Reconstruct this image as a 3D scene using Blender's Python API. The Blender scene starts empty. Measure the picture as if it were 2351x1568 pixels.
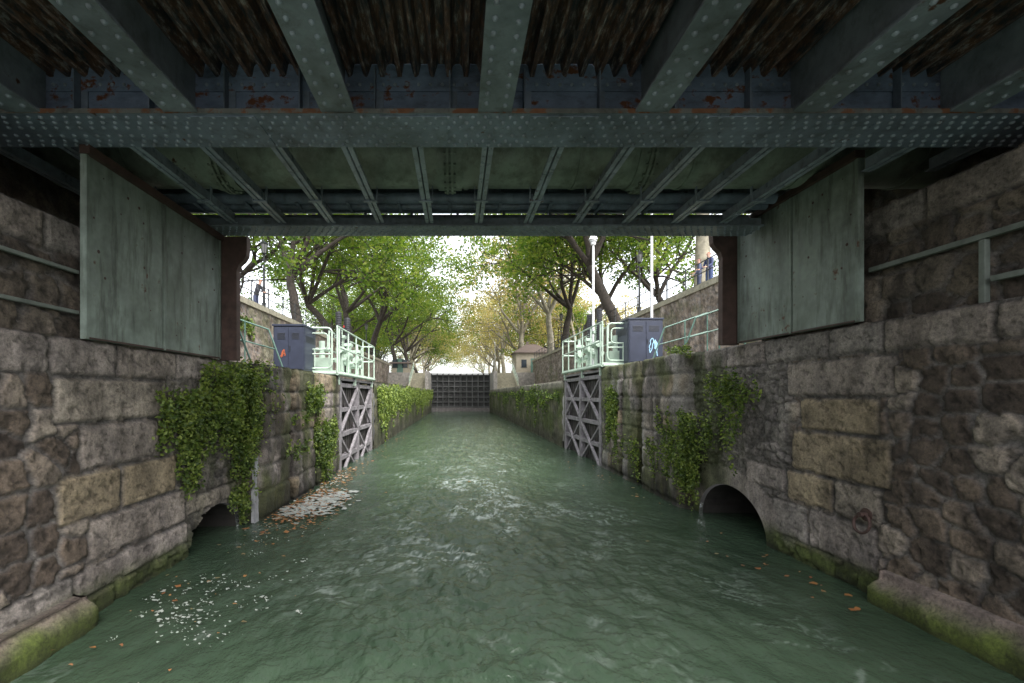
import bpy, math, random
import numpy as np
from mathutils import Vector, Matrix
sc=bpy.context.scene
H=2.25
# ---------------------------------------------------------------- helpers
def link(o,parent=None):
    sc.collection.objects.link(o)
    if parent: o.parent=parent
    return o
def empty(name,loc=(0,0,0)):
    e=bpy.data.objects.new(name,None); e.empty_display_size=.2; e.location=loc
    return link(e)
class MB:
    def __init__(s): s.v=[];s.f=[];s.m=[];s.sm=[]
    def add(s,vs,fs,m=0,M=None,smooth=False):
        b=len(s.v)
        if M is not None: vs=[tuple(M@Vector(v)) for v in vs]
        s.v+= [tuple(v) for v in vs]
        for f in fs:
            s.f.append(tuple(b+i for i in f)); s.m.append(m); s.sm.append(smooth)
    def box(s,x0,x1,y0,y1,z0,z1,m=0,M=None):
        vs=[(x0,y0,z0),(x1,y0,z0),(x1,y1,z0),(x0,y1,z0),(x0,y0,z1),(x1,y0,z1),(x1,y1,z1),(x0,y1,z1)]
        s.add(vs,[(0,3,2,1),(4,5,6,7),(0,1,5,4),(1,2,6,5),(2,3,7,6),(3,0,4,7)],m,M)
    def tube(s,p0,p1,r0,r1=None,n=8,m=0,cap=True):
        if r1 is None:r1=r0
        p0=Vector(p0);p1=Vector(p1);d=(p1-p0)
        if d.length<1e-6:return
        d.normalize()
        a=d.orthogonal().normalized();b=d.cross(a)
        vs=[];fs=[]
        for i in range(n):
            t=2*math.pi*i/n;o=a*math.cos(t)+b*math.sin(t)
            vs.append(p0+o*r0);vs.append(p1+o*r1)
        for i in range(n):
            j=(i+1)%n; fs.append((2*i,2*j,2*j+1,2*i+1))
        s.add(vs,fs,m,smooth=True)
        if cap:
            s.add([vs[2*i] for i in range(n)],[tuple(range(n))[::-1]],m)
            s.add([vs[2*i+1] for i in range(n)],[tuple(range(n))],m)
    def poly(s,pts,r,n=8,m=0,closed=False):
        if closed: pts=list(pts)+[pts[0]]
        for a,b in zip(pts[:-1],pts[1:]): s.tube(a,b,r,r,n,m)
    def taper(s,pts,rs,n=7,m=0):
        N=len(pts);pts=[Vector(p) for p in pts]
        ref=None;vs=[];fs=[]
        for i in range(N):
            d=(pts[min(i+1,N-1)]-pts[max(i-1,0)]).normalized()
            if ref is None: ref=d.orthogonal().normalized()
            a=(ref-d*ref.dot(d)).normalized();ref=a;b=d.cross(a)
            for k in range(n):
                t=2*math.pi*k/n;vs.append(pts[i]+(a*math.cos(t)+b*math.sin(t))*rs[i])
        for i in range(N-1):
            for k in range(n):
                j=(k+1)%n;fs.append((i*n+k,i*n+j,(i+1)*n+j,(i+1)*n+k))
        s.add(vs,fs,m,smooth=True)
    def dome(s,c,nrm,r,m=0,h=.9):
        c=Vector(c);d=Vector(nrm);a=d.orthogonal().normalized();b=d.cross(a)
        vs=[];n=8
        for rr,hh in ((1,0),(.92,.4),(.6,.85)):
            for k in range(n):
                t=2*math.pi*k/n;vs.append(c+(a*math.cos(t)+b*math.sin(t))*r*rr+d*r*h*hh)
        vs.append(c+d*r*h)
        fs=[(k,(k+1)%n,n+(k+1)%n,n+k) for k in range(n)]+[(n+k,n+(k+1)%n,2*n+(k+1)%n,2*n+k) for k in range(n)]+[(2*n+k,2*n+(k+1)%n,3*n) for k in range(n)]
        s.add(vs,fs,m,smooth=True)
    def obj(s,name,mats,parent=None,bevel=0):
        me=bpy.data.meshes.new(name);me.from_pydata(s.v,[],s.f)
        for m in mats: me.materials.append(m)
        me.polygons.foreach_set('material_index',s.m)
        me.polygons.foreach_set('use_smooth',s.sm)
        me.update()
        o=bpy.data.objects.new(name,me);link(o,parent)
        if bevel:
            b=o.modifiers.new('b','BEVEL');b.width=bevel;b.segments=2;b.limit_method='ANGLE'
        return o
# ---------------------------------------------------------------- materials
def newmat(name):
    m=bpy.data.materials.new(name);m.use_nodes=True
    nt=m.node_tree;p=nt.nodes['Principled BSDF'];return m,nt,p
def N(nt,t,**k):
    n=nt.nodes.new(t)
    for a,b in k.items():
        if a in n.inputs: n.inputs[a].default_value=b
        else: setattr(n,a,b)
    return n
def ramp(nt,fac,stops):
    r=nt.nodes.new('ShaderNodeValToRGB');nt.links.new(fac,r.inputs[0])
    e=r.color_ramp.elements
    while len(e)<len(stops): e.new(.5)
    for i,(p,c) in enumerate(stops):
        e[i].position=p;e[i].color=(c[0],c[1],c[2],1) if len(c)>=3 else (c[0],c[0],c[0],1)
    return r.outputs[0]
def mix(nt,f,a,b,mode='MIX'):
    n=nt.nodes.new('ShaderNodeMixRGB');n.blend_type=mode
    for i,x in enumerate((f,a,b)):
        if isinstance(x,(int,float)): n.inputs[i].default_value=x
        elif isinstance(x,tuple): n.inputs[i].default_value=(*x[:3],1)
        else: nt.links.new(x,n.inputs[i])
    return n.outputs[0]
def noise(nt,scale,detail=5,sc3=(1,1,1),rough=.6,coord='Object'):
    tc=nt.nodes.new('ShaderNodeTexCoord');mp=nt.nodes.new('ShaderNodeMapping');mp.inputs['Scale'].default_value=sc3
    nt.links.new(tc.outputs[coord],mp.inputs[0])
    n=nt.nodes.new('ShaderNodeTexNoise');n.inputs['Scale'].default_value=scale;n.inputs['Detail'].default_value=detail;n.inputs['Roughness'].default_value=rough
    nt.links.new(mp.outputs[0],n.inputs[0]);return n.outputs[0]
def bump(nt,p,h,strength,dist=.01):
    b=nt.nodes.new('ShaderNodeBump');b.inputs['Strength'].default_value=strength;b.inputs['Distance'].default_value=dist
    nt.links.new(h,b.inputs['Height']);nt.links.new(b.outputs[0],p.inputs['Normal'])
def painted(name,base,rust=.25,rough=.5,streak=(3,3,.5),dirt=.5,rustcol=(.16,.065,.03),grime=.42):
    m,nt,p=newmat(name)
    n1=noise(nt,2.2,6,streak);n2=noise(nt,9,8);n3=noise(nt,3.3,6,(streak[0]*1.7,streak[1]*1.7,streak[2]),.7);n5=noise(nt,1.1,5,rough=.65)
    dark=tuple(c*(1-dirt) for c in base);lite=tuple(min(1,c*1.3) for c in base)
    c=ramp(nt,n1,[(.3,dark),(.5,base),(.75,lite)])
    c=mix(nt,.4,c,ramp(nt,n2,[(.35,dark),(.65,lite)]))
    c=mix(nt,.85,c,ramp(nt,n3,[(.33,(grime,grime*.95,grime*.88)),(.50,(1,1,1))]),'MULTIPLY')
    c=mix(nt,.7,c,ramp(nt,n5,[(.36,(.55,.54,.50)),(.56,(1.08,1.08,1.08))]),'MULTIPLY')
    mm=N(nt,'ShaderNodeMath',operation='MULTIPLY');nt.links.new(n1,mm.inputs[0]);nt.links.new(n2,mm.inputs[1])
    t=.46-rust*.28
    rf=ramp(nt,mm.outputs[0],[(t,(0,)),(t+.05,(1,))])
    c=mix(nt,rf,c,mix(nt,n2,rustcol,tuple(x*.4 for x in rustcol)))
    nt.links.new(c,p.inputs['Base Color'])
    rr=ramp(nt,n2,[(.3,(rough-.1,)),(.7,(min(1,rough+.2),))]);nt.links.new(rr,p.inputs['Roughness'])
    bump(nt,p,n2,.35,.006);return m
def plain(name,base,rough=.6,var=.3,scale=8,metal=0,bs=.2):
    m,nt,p=newmat(name);n=noise(nt,scale,6)
    nt.links.new(ramp(nt,n,[(.3,tuple(c*(1-var) for c in base)),(.7,tuple(min(1,c*(1+var)) for c in base))]),p.inputs['Base Color'])
    p.inputs['Roughness'].default_value=rough;p.inputs['Metallic'].default_value=metal
    bump(nt,p,n,bs,.005);return m
def stone_attr(name,rough=.85,fine=30):
    m,nt,p=newmat(name)
    a=nt.nodes.new('ShaderNodeAttribute');a.attribute_name='Col'
    n1=noise(nt,fine,10,rough=.8);n2=noise(nt,3.2,7,rough=.7);n4=noise(nt,13,8,rough=.75)
    n3=noise(nt,1.6,6,(1,1,.35),.7)
    c=mix(nt,1,a.outputs['Color'],ramp(nt,n1,[(.32,(.36,.35,.34)),(.5,(.95,.95,.95)),(.72,(1.6,1.56,1.5))]),'MULTIPLY')
    c=mix(nt,.8,c,ramp(nt,n2,[(.3,(.42,.42,.44)),(.6,(1.15,1.13,1.1))]),'MULTIPLY')
    c=mix(nt,.75,c,ramp(nt,n3,[(.38,(.42,.41,.40)),(.58,(1.12,1.12,1.12))]),'MULTIPLY')
    c=mix(nt,.6,c,ramp(nt,n4,[(.34,(.25,.23,.2)),(.44,(1,1,1))]),'MULTIPLY')
    nt.links.new(c,p.inputs['Base Color']);p.inputs['Roughness'].default_value=rough
    ad=N(nt,'ShaderNodeMath',operation='ADD');nt.links.new(n1,ad.inputs[0]);nt.links.new(n4,ad.inputs[1])
    bump(nt,p,ad.outputs[0],.8,.024);return m
def leafmat(name,cols,trans=.5,rough=.55,ns=.6):
    m,nt,p=newmat(name)
    g=nt.nodes.new('ShaderNodeNewGeometry')
    oi=nt.nodes.new('ShaderNodeObjectInfo')
    n=noise(nt,ns,3)
    ad=N(nt,'ShaderNodeMath',operation='MULTIPLY_ADD');nt.links.new(g.outputs['Random Per Island'],ad.inputs[0]);ad.inputs[1].default_value=.45
    nt.links.new(n,ad.inputs[2])
    ad2=N(nt,'ShaderNodeMath',operation='MULTIPLY_ADD');nt.links.new(oi.outputs['Random'],ad2.inputs[0]);ad2.inputs[1].default_value=.18;nt.links.new(ad.outputs[0],ad2.inputs[2])
    k=len(cols);c=ramp(nt,ad2.outputs[0],[(.35+.75*i/(k-1),cc) for i,cc in enumerate(cols)])
    nt.links.new(c,p.inputs['Base Color']);p.inputs['Roughness'].default_value=rough
    t=nt.nodes.new('ShaderNodeBsdfTranslucent');nt.links.new(mix(nt,1,c,(1.35,1.45,.75),'MULTIPLY'),t.inputs[0])
    ms=nt.nodes.new('ShaderNodeMixShader');ms.inputs[0].default_value=trans
    nt.links.new(p.outputs[0],ms.inputs[1]);nt.links.new(t.outputs[0],ms.inputs[2])
    nt.links.new(ms.outputs[0],nt.nodes['Material Output'].inputs[0]);return m

M_blue=painted('bridge_paint_blue',(.205,.25,.325),.30,.36,(1.2,1.2,1.2),.4,grime=.6)
M_rivet=painted('rivet_paint_lightened',(.29,.34,.41),.25,.3,(1.2,1.2,1.2),.3,grime=.6)  # bridge paint made lighter: rivet highlights put into the colour, flat light hides them
M_beam=painted('bridge_paint_green',(.22,.26,.30),.22,.38,(1.2,1.2,1.2),.35,grime=.6)
M_webr=painted('bridge_paint_web_rusty',(.19,.25,.36),.56,.5,(.8,.8,3),.4,(.24,.085,.035),grime=.55)
M_panel=painted('bridge_panel_paint',(.24,.29,.255),.38,.5,(1.3,1.3,.35),.45,grime=.35)
M_pipe=painted('pipe_paint',(.29,.34,.28),.16,.4,(1,1,1),.35,grime=.55)
M_brown=plain('rusty_brown',(.075,.043,.036),.7,.4,6)
M_rail=plain('mint_paint',(.42,.52,.43),.4,.18,4)
M_cab=plain('cabinet_paint',(.033,.040,.065),.45,.2,3)
M_black=plain('black_iron',(.02,.022,.025),.5,.2,10)
M_white=plain('white_paint',(.6,.6,.6),.4,.05,4)
M_gate=plain('gate_grey',(.205,.19,.20),.65,.45,5)
M_gated=plain('gate_dark',(.05,.045,.042),.7,.5,5)
M_fargate=plain('far_gate',(.05,.05,.05),.6,.4,1.2)
M_stone=stone_attr('stone')
M_coping=plain('coping_stone',(.27,.25,.19),.85,.3,5)
M_conc=plain('concrete',(.27,.25,.23),.85,.35,4)
M_ground=plain('gravel_ground',(.20,.185,.155),.95,.3,2)
M_bark=plain('bark_dark',(.045,.036,.03),.9,.45,7,bs=.6)
M_bark2=plain('bark_sycamore',(.22,.20,.15),.85,.45,3,bs=.4)
M_leafG=leafmat('leaves_green',[(.025,.05,.008),(.065,.125,.018),(.135,.21,.03),(.23,.27,.055)],.55)
M_leafY=leafmat('leaves_autumn',[(.11,.115,.035),(.22,.22,.08),(.36,.31,.13),(.46,.34,.17)],.55)
M_ivy=leafmat('ivy_leaves',[(.018,.034,.008),(.05,.088,.018),(.12,.18,.035),(.23,.29,.06)],.3,ns=3)
M_rope=plain('dark_plastic',(.03,.03,.035),.5,.2,5)
M_red=plain('red_lamp',(.5,.03,.02),.4,.1,5)
M_cyan=plain('graffiti_blue',(.35,.6,.8),.5,.05,5)
M_orange=plain('graffiti_orange',(.4,.10,.04),.5,.2,15)

# ---------------------------------------------------------------- numpy noise
def hsh(i,j,s): 
    x=np.sin(i*127.1+j*311.7+s*74.7)*43758.5453
    return x-np.floor(x)
def vn(u,v,s=0):
    i=np.floor(u);j=np.floor(v);f=u-i;g=v-j;f=f*f*(3-2*f);g=g*g*(3-2*g)
    return (hsh(i,j,s)*(1-f)+hsh(i+1,j,s)*f)*(1-g)+(hsh(i,j+1,s)*(1-f)+hsh(i+1,j+1,s)*f)*g
def fbm(u,v,s=0,o=4):
    r=0;a=.5;t=0
    for k in range(o):
        r=r+a*vn(u*2**k+k*17.3,v*2**k-k*9.1,s+k*3.1);t+=a;a*=.55
    return r/t
def worley(u,v,s=0):
    i=np.floor(u);j=np.floor(v)
    f1=np.full(u.shape,9.);f2=np.full(u.shape,9.);idd=np.zeros(u.shape)
    for a in (-1,0,1):
        for b in (-1,0,1):
            ci=i+a;cj=j+b
            px=ci+.15+.7*hsh(ci,cj,s);py=cj+.15+.7*hsh(ci,cj,s+5)
            d=np.maximum(np.abs(u-px),np.abs(v-py))*.35+np.hypot(u-px,v-py)*.65
            h=hsh(ci,cj,s+9)
            c=d<f1
            f2=np.where(c,f1,np.minimum(f2,d));idd=np.where(c,h,idd);f1=np.where(c,d,f1)
    return f1,f2,idd
def ss(a,b,x):
    t=np.clip((x-a)/(b-a),0,1);return t*t*(3-2*t)
def lerp(a,b,t): 
    a=np.array(a) if not isinstance(a,np.ndarray) else a
    b=np.array(b) if not isinstance(b,np.ndarray) else b
    return a*(1-t[...,None])+b*t[...,None]
MORT=(.23,.215,.205)
def rubble(u,v,size=.26,s=0,cols=((.09,.068,.055),(.20,.155,.12),(.35,.30,.25))):
    wu=u+.14*(fbm(u*2.5,v*2.5,s)-.5)+.035*(fbm(u*11,v*11,s)-.5);wv=v+.14*(fbm(u*2.5,v*2.5,s+20)-.5)+.035*(fbm(u*11,v*11,s+8)-.5)
    f1,f2,i=worley(wu/size,wv/size*1.2,s)
    m=ss(.04,.13,f2-f1)
    c=lerp(cols[0],cols[1],ss(0,.6,i));c=lerp(c,np.broadcast_to(np.array(cols[2]),c.shape),ss(.6,1,i))
    c=c*(.55+.9*fbm(u*8,v*8,s+44))[...,None]
    c=lerp(np.broadcast_to(np.array(MORT),c.shape),c,m)
    pit=ss(.58,.68,fbm(u*16,v*16,s+30,3))
    c=c*(1-.5*pit*m)[...,None]
    d=m*(.025+.03*i)+.026*(fbm(u*9,v*9,s+3)-.5)-.014*pit*m
    return d,c
def blocks(u,v,d,c,rects,jit=.014,s=3,gain=1.3):
    wu=u+jit*(fbm(u*6,v*6,s)*2-1)*1.8;wv=v+jit*(fbm(u*6,v*6,s+7)*2-1)*1.8
    for (a,b,z0,z1,col) in rects:
        e=np.minimum(np.minimum(wu-a,b-wu),np.minimum(wv-z0,z1-wv))
        k=ss(-.012,.002,e);m=ss(.006,.03,e)
        col=np.array(col)*gain;cc=lerp(np.broadcast_to(np.array(MORT)*.7,c.shape),np.broadcast_to(col,c.shape)*(0.55+.9*fbm(u*3,v*3,s+11))[...,None],m)
        pit=ss(.60,.70,fbm(u*13,v*20,s+31,3))
        cc=cc*(1-.45*pit)[...,None]
        c=lerp(c,cc,k);dd=m*.042+.018*(fbm(u*10,v*10,s+2)-.5)-.012*pit;d=d*(1-k)+dd*k
    return d,c
def wall(name,path,res,z0,z1,func,side,hole=None,resz=None,parent=None,capx=None,mat=None):
    P=[]
    for (a,b) in zip(path[:-1],path[1:]):
        L=math.hypot(b[0]-a[0],b[1]-a[1]);n=max(1,math.ceil(L/res))
        for k in range(n): P.append((a[0]+(b[0]-a[0])*k/n,a[1]+(b[1]-a[1])*k/n))
    P.append(path[-1]);P=np.array(P)
    T=np.gradient(P,axis=0);T/=np.maximum(1e-9,np.linalg.norm(T,axis=1))[:,None]
    Nn=np.stack([T[:,1],-T[:,0]],1)*side
    S=np.concatenate([[0],np.cumsum(np.linalg.norm(np.diff(P,axis=0),axis=1))])
    resz=resz or res
    nz=max(2,math.ceil((z1-z0)/resz)+1);Z=np.linspace(z0,z1,nz)
    yy=np.repeat(P[:,1][:,None],nz,1);zz=np.repeat(Z[None],len(P),0);s_=np.repeat(S[:,None],nz,1)
    d,c=func(s_+P[0,1],yy,zz)
    X=P[:,0][:,None]+Nn[:,0][:,None]*d;Y=yy+Nn[:,1][:,None]*d
    if hole:
        yc,a,b=hole
        rho=np.hypot((yy-yc)/a,np.maximum(zz,-1)/b)
        near=np.abs(rho-1)<.07
        Y=np.where(near,yc+(Y-yc)/rho,Y);zz=np.where(near,zz/rho,zz)
    V=np.stack([X,Y,zz],-1).reshape(-1,3)
    n=len(P);idx=np.arange(n*nz).reshape(n,nz)
    q=np.stack([idx[:-1,:-1],idx[1:,:-1],idx[1:,1:],idx[:-1,1:]],-1)
    if side>0: q=q[...,::-1] 
    q=q.reshape(-1,4)
    if hole:
        cen=V[q].mean(1);q=q[np.hypot((cen[:,1]-hole[0])/hole[1],cen[:,2]/hole[2])>1]
    faces=q.tolist();verts=V.tolist();cols=c.reshape(-1,3)
    if capx is not None:
        base=len(verts);extra=[]
        for k in range(n): verts.append([capx,P[k,1],z1]);extra.append([.22,.2,.17])
        for k in range(n-1):
            if abs(P[k,1]-P[k+1,1])>1e-6: faces.append([int(idx[k,-1]),int(idx[k+1,-1]),base+k+1,base+k])
        cols=np.concatenate([cols,np.array(extra)])
    me=bpy.data.meshes.new(name);me.from_pydata(verts,[],faces)
    at=me.color_attributes.new('Col','FLOAT_COLOR','POINT')
    at.data.foreach_set('color',np.concatenate([cols,np.ones((len(cols),1))],1).astype(np.float32).ravel())
    me.polygons.foreach_set('use_smooth',[True]*len(faces))
    me.materials.append(mat or M_stone);me.update()
    o=bpy.data.objects.new(name,me);return link(o,parent)
def moss(c,amt,col=(.09,.125,.028)):
    return lerp(c,np.broadcast_to(np.array(col),c.shape),np.clip(amt,0,1))

# ---------------------------------------------------------------- abutment walls
G1=(.26,.225,.20);G2=(.285,.25,.21);OR=(.275,.225,.155);GR=(.22,.20,.185);PK=(.29,.255,.235)
def coping_rects(y0,y1,z0,z1,w,seed,cols=(G1,GR,PK)):
    r=random.Random(seed);o=[];y=y0
    while y<y1:
        ww=w*r.uniform(.7,1.3);o.append((y,min(y+ww,y1+.3),z0,z1,r.choice(cols)));y+=ww
    return o
rectL=coping_rects(-2,8,2.44,2.80,.85,3)+[(4.2,5.85,1.96,2.42,G2),(4.5,5.7,1.48,1.94,G1),(4.25,5.05,.98,1.46,OR),(5.07,6.05,.98,1.46,OR),(4.6,6.25,.52,.96,G1),(4.45,6.3,.20,.50,PK),(6.27,6.5,.55,.97,G2),(3.4,4.43,.2,.5,GR)]
rectL+=[(6.5,7.9,.55+.0,.80,G2)]
def fL(s,y,z):
    d,c=rubble(y,z,.33,1)
    m=ss(5.7,5.9,y)
    d2,c2=rubble(y,z,.14,8,((.15,.135,.115),(.21,.19,.165),(.27,.24,.2)));d=d*(1-m)+d2*m;c=lerp(c,c2,m)
    d,c=blocks(y,z,d,c,rectL,s=3)
    mo=ss(.40,.10,z+.25*(fbm(y*3,z*3,31)-.5))
    c=moss(c,mo*.9)
    c=moss(c,.7*ss(6.0,7.4,y)*ss(.38,.6,fbm(y*2.5,z*1.5,41)),(.07,.09,.025))
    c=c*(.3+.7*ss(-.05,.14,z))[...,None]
    return d,c
rectR=coping_rects(-2,9,2.70,3.06,.95,5)+[(4.8,6.4,2.22,2.68,G1),(5.0,6.15,1.78,2.20,OR),(4.85,6.3,1.22,1.76,OR),(4.95,5.6,.78,1.20,G2),(5.62,6.4,.78,1.20,OR),(6.42,7.3,.86,1.20,PK),(5.0,6.0,.24,.76,PK),(6.02,6.7,.24,.76,GR)]
def fR(s,y,z):
    d,c=rubble(y,z,.31,2)
    m=ss(6.2,6.4,y)
    d2,c2=rubble(y,z,.14,18,((.18,.165,.15),(.25,.23,.21),(.31,.28,.26)));d=d*(1-m)+d2*m;c=lerp(c,c2,m)
    d,c=blocks(y,z,d,c,rectR,s=6)
    rho=np.hypot((y-7.75)/.95,z/.68);band=ss(1.5,1.42,rho)*ss(.3,.5,y-6.2)
    c=lerp(c,np.broadcast_to(np.array(PK)*1.25,c.shape)*(.6+.8*fbm(y*4,z*4,77))[...,None],band);d=d*(1-band)+.04*band
    mo=ss(.38,.12,z+.25*(fbm(y*3,z*3,31)-.5))
    c=moss(c,mo*.95)
    c=moss(c,.8*ss(7.1,8.2,y)*ss(.35,.58,fbm(y*2.5,z*1.2,43)),(.07,.09,.025))
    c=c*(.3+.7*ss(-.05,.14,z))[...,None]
    return d,c
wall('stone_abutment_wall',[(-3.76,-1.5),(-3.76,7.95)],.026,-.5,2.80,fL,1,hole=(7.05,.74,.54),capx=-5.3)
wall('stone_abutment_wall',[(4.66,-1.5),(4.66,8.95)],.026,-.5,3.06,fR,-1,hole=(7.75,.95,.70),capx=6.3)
def fU(seed,zc):
    def f(s,y,z):
        d,c=rubble(y,z,.36,seed,((.10,.08,.065),(.19,.155,.12),(.26,.22,.18)))
        d,c=blocks(y,z,d,c,coping_rects(-3,8,zc-.34,zc,.9,seed),s=seed)
        return d,c*.9
    return f
wall('stone_upper_wall',[(-3.84,-1.5),(-3.84,7.1)],.035,2.79,3.95,fU(12,3.95),1,capx=-5.3)
wall('stone_upper_wall',[(4.78,-1.5),(4.78,7.1)],.035,3.05,4.36,fU(14,4.36),-1,capx=6.3)
wall('stone_back_wall',[(-5.3,-1.5),(-5.3,7.2)],.1,3.9,6.2,fU(15,6.1),1)
wall('stone_back_wall',[(6.3,-1.5),(6.3,7.2)],.1,4.3,6.2,fU(16,6.1),-1)
def fP(s,y,z):
    c=np.ones(y.shape+(3,))*np.array((.25,.20,.18));d=.05*(fbm(y*4,z*4,3)-.5)+.02*(fbm(y*14,z*14,3)-.5)
    c=moss(c,ss(.35,.12,z+.25*(fbm(y*4,z*5,2)-.5)),(.10,.135,.025));c=c*(.3+.7*ss(-.05,.12,z))[...,None]
    return d-.1*ss(.15,.30,z),c
wall('stone_plinth',[(-3.50,-1.5),(-3.50,4.45),(-3.8,4.52)],.04,-.5,.30,fP,1,capx=-3.8)
wall('stone_plinth',[(4.45,-1.5),(4.45,4.95),(4.7,5.1)],.04,-.5,.36,fP,-1,capx=4.8)
for nm,yc,a,b,x0,x1 in (('culvert_tunnel',7.05,.72,.53,-3.78,-6.5),('culvert_tunnel',7.75,.93,.69,4.68,7.5)):
    mb=MB();pts=[]
    for k in range(17):
        t=math.pi*k/16;pts.append((yc+a*math.cos(t),b*math.sin(t)))
    pts=[(yc+a,-.5)]+pts+[(yc-a,-.5)]
    vs=[(x0,p[0],p[1]) for p in pts]+[(x1,p[0],p[1]) for p in pts];n=len(pts)
    mb.add(vs,[(i,i+1,n+i+1,n+i) for i in range(n-1)]+[tuple(range(n,2*n))],0,smooth=False)
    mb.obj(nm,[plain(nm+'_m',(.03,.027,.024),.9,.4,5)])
def fH(seed,ztop,grv):
    def f(s,y,z):
        c=np.ones(y.shape+(3,))*np.array((.25,.235,.205))
        d,cb=blocks(s,z,np.zeros(y.shape),c,grv,s=seed,gain=1.15)
        c=cb
        c=lerp(c,np.broadcast_to(np.array((.36,.35,.33)),c.shape),ss(.58,.68,fbm(s*1.3,z*.35,seed+19))*.7)
        mo=ss(.42,.60,fbm(s*1.6,z*.8,seed+9)+.15*ss(1.6,0,z)+.08*ss(2.2,2.8,z))
        c=moss(c,mo*.85,(.075,.09,.025))
        c=lerp(c,np.broadcast_to(np.array((.05,.043,.033)),c.shape),ss(.50,.3,fbm(s*2.6,z*.55,seed+15))*.8)
        c=c*(.3+.7*ss(0,.5,z))[...,None]
        return d*.9+.10*(fbm(s*2,z*1.5,seed+2)-.5)+.05*(fbm(s*9,z*9,seed)-.5),c
    return f
def courses(y0,y1,z1,seed):
    r=random.Random(seed);o=[];z=z1
    while z>0:
        h=r.uniform(.36,.5);y=y0-r.random()*.5
        while y<y1:
            w=r.uniform(.6,1.3);o.append((y,y+w-.015,z-h,z-.015,r.choice((G1,G2,GR,PK,OR))));y+=w
        z-=h
    return o
wall('lock_head_wall',[(-3.76,7.9),(-3.60,8.0),(-3.47,8.2),(-3.45,9.3),(-3.9,9.3),(-3.9,9.65),(-3.45,9.67),(-3.45,10.9),(-3.8,10.9),(-3.8,11.25),(-3.45,11.27),(-3.45,13.2),(-3.9,13.3),(-3.9,18.6),(-3.45,18.65)],.045,-.5,2.79,fH(50,2.8,courses(7,22,2.79,2)),1,capx=-9.2)
wall('lock_head_wall',[(4.66,8.9),(4.52,9.0),(4.42,9.25),(4.46,9.7),(4.5,11.0),(4.95,11.0),(4.95,11.35),(4.5,11.37),(4.5,12.3),(4.9,12.3),(4.9,12.6),(4.5,12.62),(4.5,14.1),(4.95,14.2),(4.95,19.2),(4.5,19.25)],.045,-.5,3.08,fH(60,3.1,courses(8,23,3.08,4)),-1,capx=10.2)
def fC(seed):
    def f(s,y,z):
        d,c=rubble(s,z,.4,seed,((.09,.08,.05),(.15,.13,.09),(.2,.18,.13)))
        g=fbm(y*.8,z*1.2,seed+1);c=moss(c,.35+.65*ss(.4,.6,g),(.06,.08,.018))
        c=moss(c,ss(2.55,2.6,z),(.22,.21,.17))
        c=moss(c,ss(.9,.2,z)*.8,(.05,.05,.03));return d*1.3,c
    return f
wall('lock_chamber_wall',[(-3.45,18.66),(-3.42,60.5)],.12,-.5,2.78,fC(70),1,capx=-9.2)
wall('lock_chamber_wall',[(4.5,19.26),(4.28,60.5)],.12,-.5,2.82,fC(72),-1,capx=10.2)
def fB(s,y,z): return rubble(y,z,.35,77)
wall('canal_side_wall',[(-3.76,-30),(-3.76,-1.5)],.15,-.5,2.8,fB,1,capx=-14)
wall('canal_side_wall',[(4.66,-30),(4.66,-1.5)],.15,-.5,3.06,fB,-1,capx=14)

# ---------------------------------------------------------------- bridge
BR=empty('steel_girder_bridge')
ZG=4.73
YB=.9
mb=MB();rv=MB()
for k in range(-3,4):
    x=.33+1.38*k
    if x<-5.2 or x>6.2: continue
    mb.box(x-.147,x+.147,YB,4.02,ZG,ZG+.022)
    mb.box(x-.012,x+.012,YB,4.2,ZG+.022,5.34)
    for sx in (-1,1):
        a,b=sorted((x+sx*.013,x+sx*.09));mb.box(a,b,YB,4.2,ZG+.023,ZG+.037); 
        a,b=sorted((x+sx*.0125,x+sx*.024));mb.box(a,b,YB,4.2,ZG+.038,ZG+.11)
    y=YB+.1
    while y<4.0:
        for sx in (-1,1): rv.dome((x+sx*.080,y+(.03 if sx>0 else 0),ZG),(0,0,-1),.022)
        y+=.125
    y=YB+.1
    while y<4:
        for sx in (-1,1): rv.dome((x+sx*.024,y,ZG+.075),(sx,0,0),.017)
        y+=.125
mb.obj('stringer_beams',[M_beam],BR)
rv.obj('stringer_rivets',[M_rivet],BR)
mb=MB()
xs=np.arange(-5.3,6.3,.02);per=.155
def trough(x):
    t=(x/per)%1
    return 5.22+ .12*min(1,max(0,(abs(t-.5)-.16)/.10))
vs=[];fs=[]
for i,x in enumerate(xs):
    z=trough(x)
    for y in (YB,4.26): vs.append((x,y,z))
for i in range(len(xs)-1): fs.append((2*i,2*i+1,2*i+3,2*i+2))
mb.add(vs,fs)
def deckmat():
    m,nt,p=newmat('corrugated_deck')
    n1=noise(nt,5,8,(3,.5,1),.7);n2=noise(nt,14,8,(2.4,.45,1),.75)
    c=ramp(nt,n1,[(.3,(.015,.02,.027)),(.46,(.07,.085,.10)),(.53,(.24,.12,.07)),(.61,(.08,.09,.105)),(.72,(.46,.46,.47))])
    c=mix(nt,.55,c,ramp(nt,n2,[(.44,(.010,.013,.017)),(.54,(.18,.10,.07)),(.64,(.62,.61,.60))]))
    nt.links.new(c,p.inputs[0]);p.inputs['Roughness'].default_value=.5;bump(nt,p,n2,.6,.01);return m
mb.obj('corrugated_deck',[deckmat()],BR)
mb=MB();rv=MB()
X0,X1=-5.3,6.3
mb.box(X0,X1,4.00,4.55,ZG-.012,ZG+.016)
mb.box(X0,X1,4.005,4.545,ZG+.0165,ZG+.030)
mb.box(X0,X1,4.262,4.282,ZG+.0305,6.05,1)
mb.box(X0,X1,4.248,4.2615,ZG+.031,ZG+.13,0)
mb.box(X0,X1,4.15,4.2475,ZG+.031,ZG+.045,0)
mb.box(X0,X1,4.249,4.2612,5.08,5.2,1)
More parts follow.
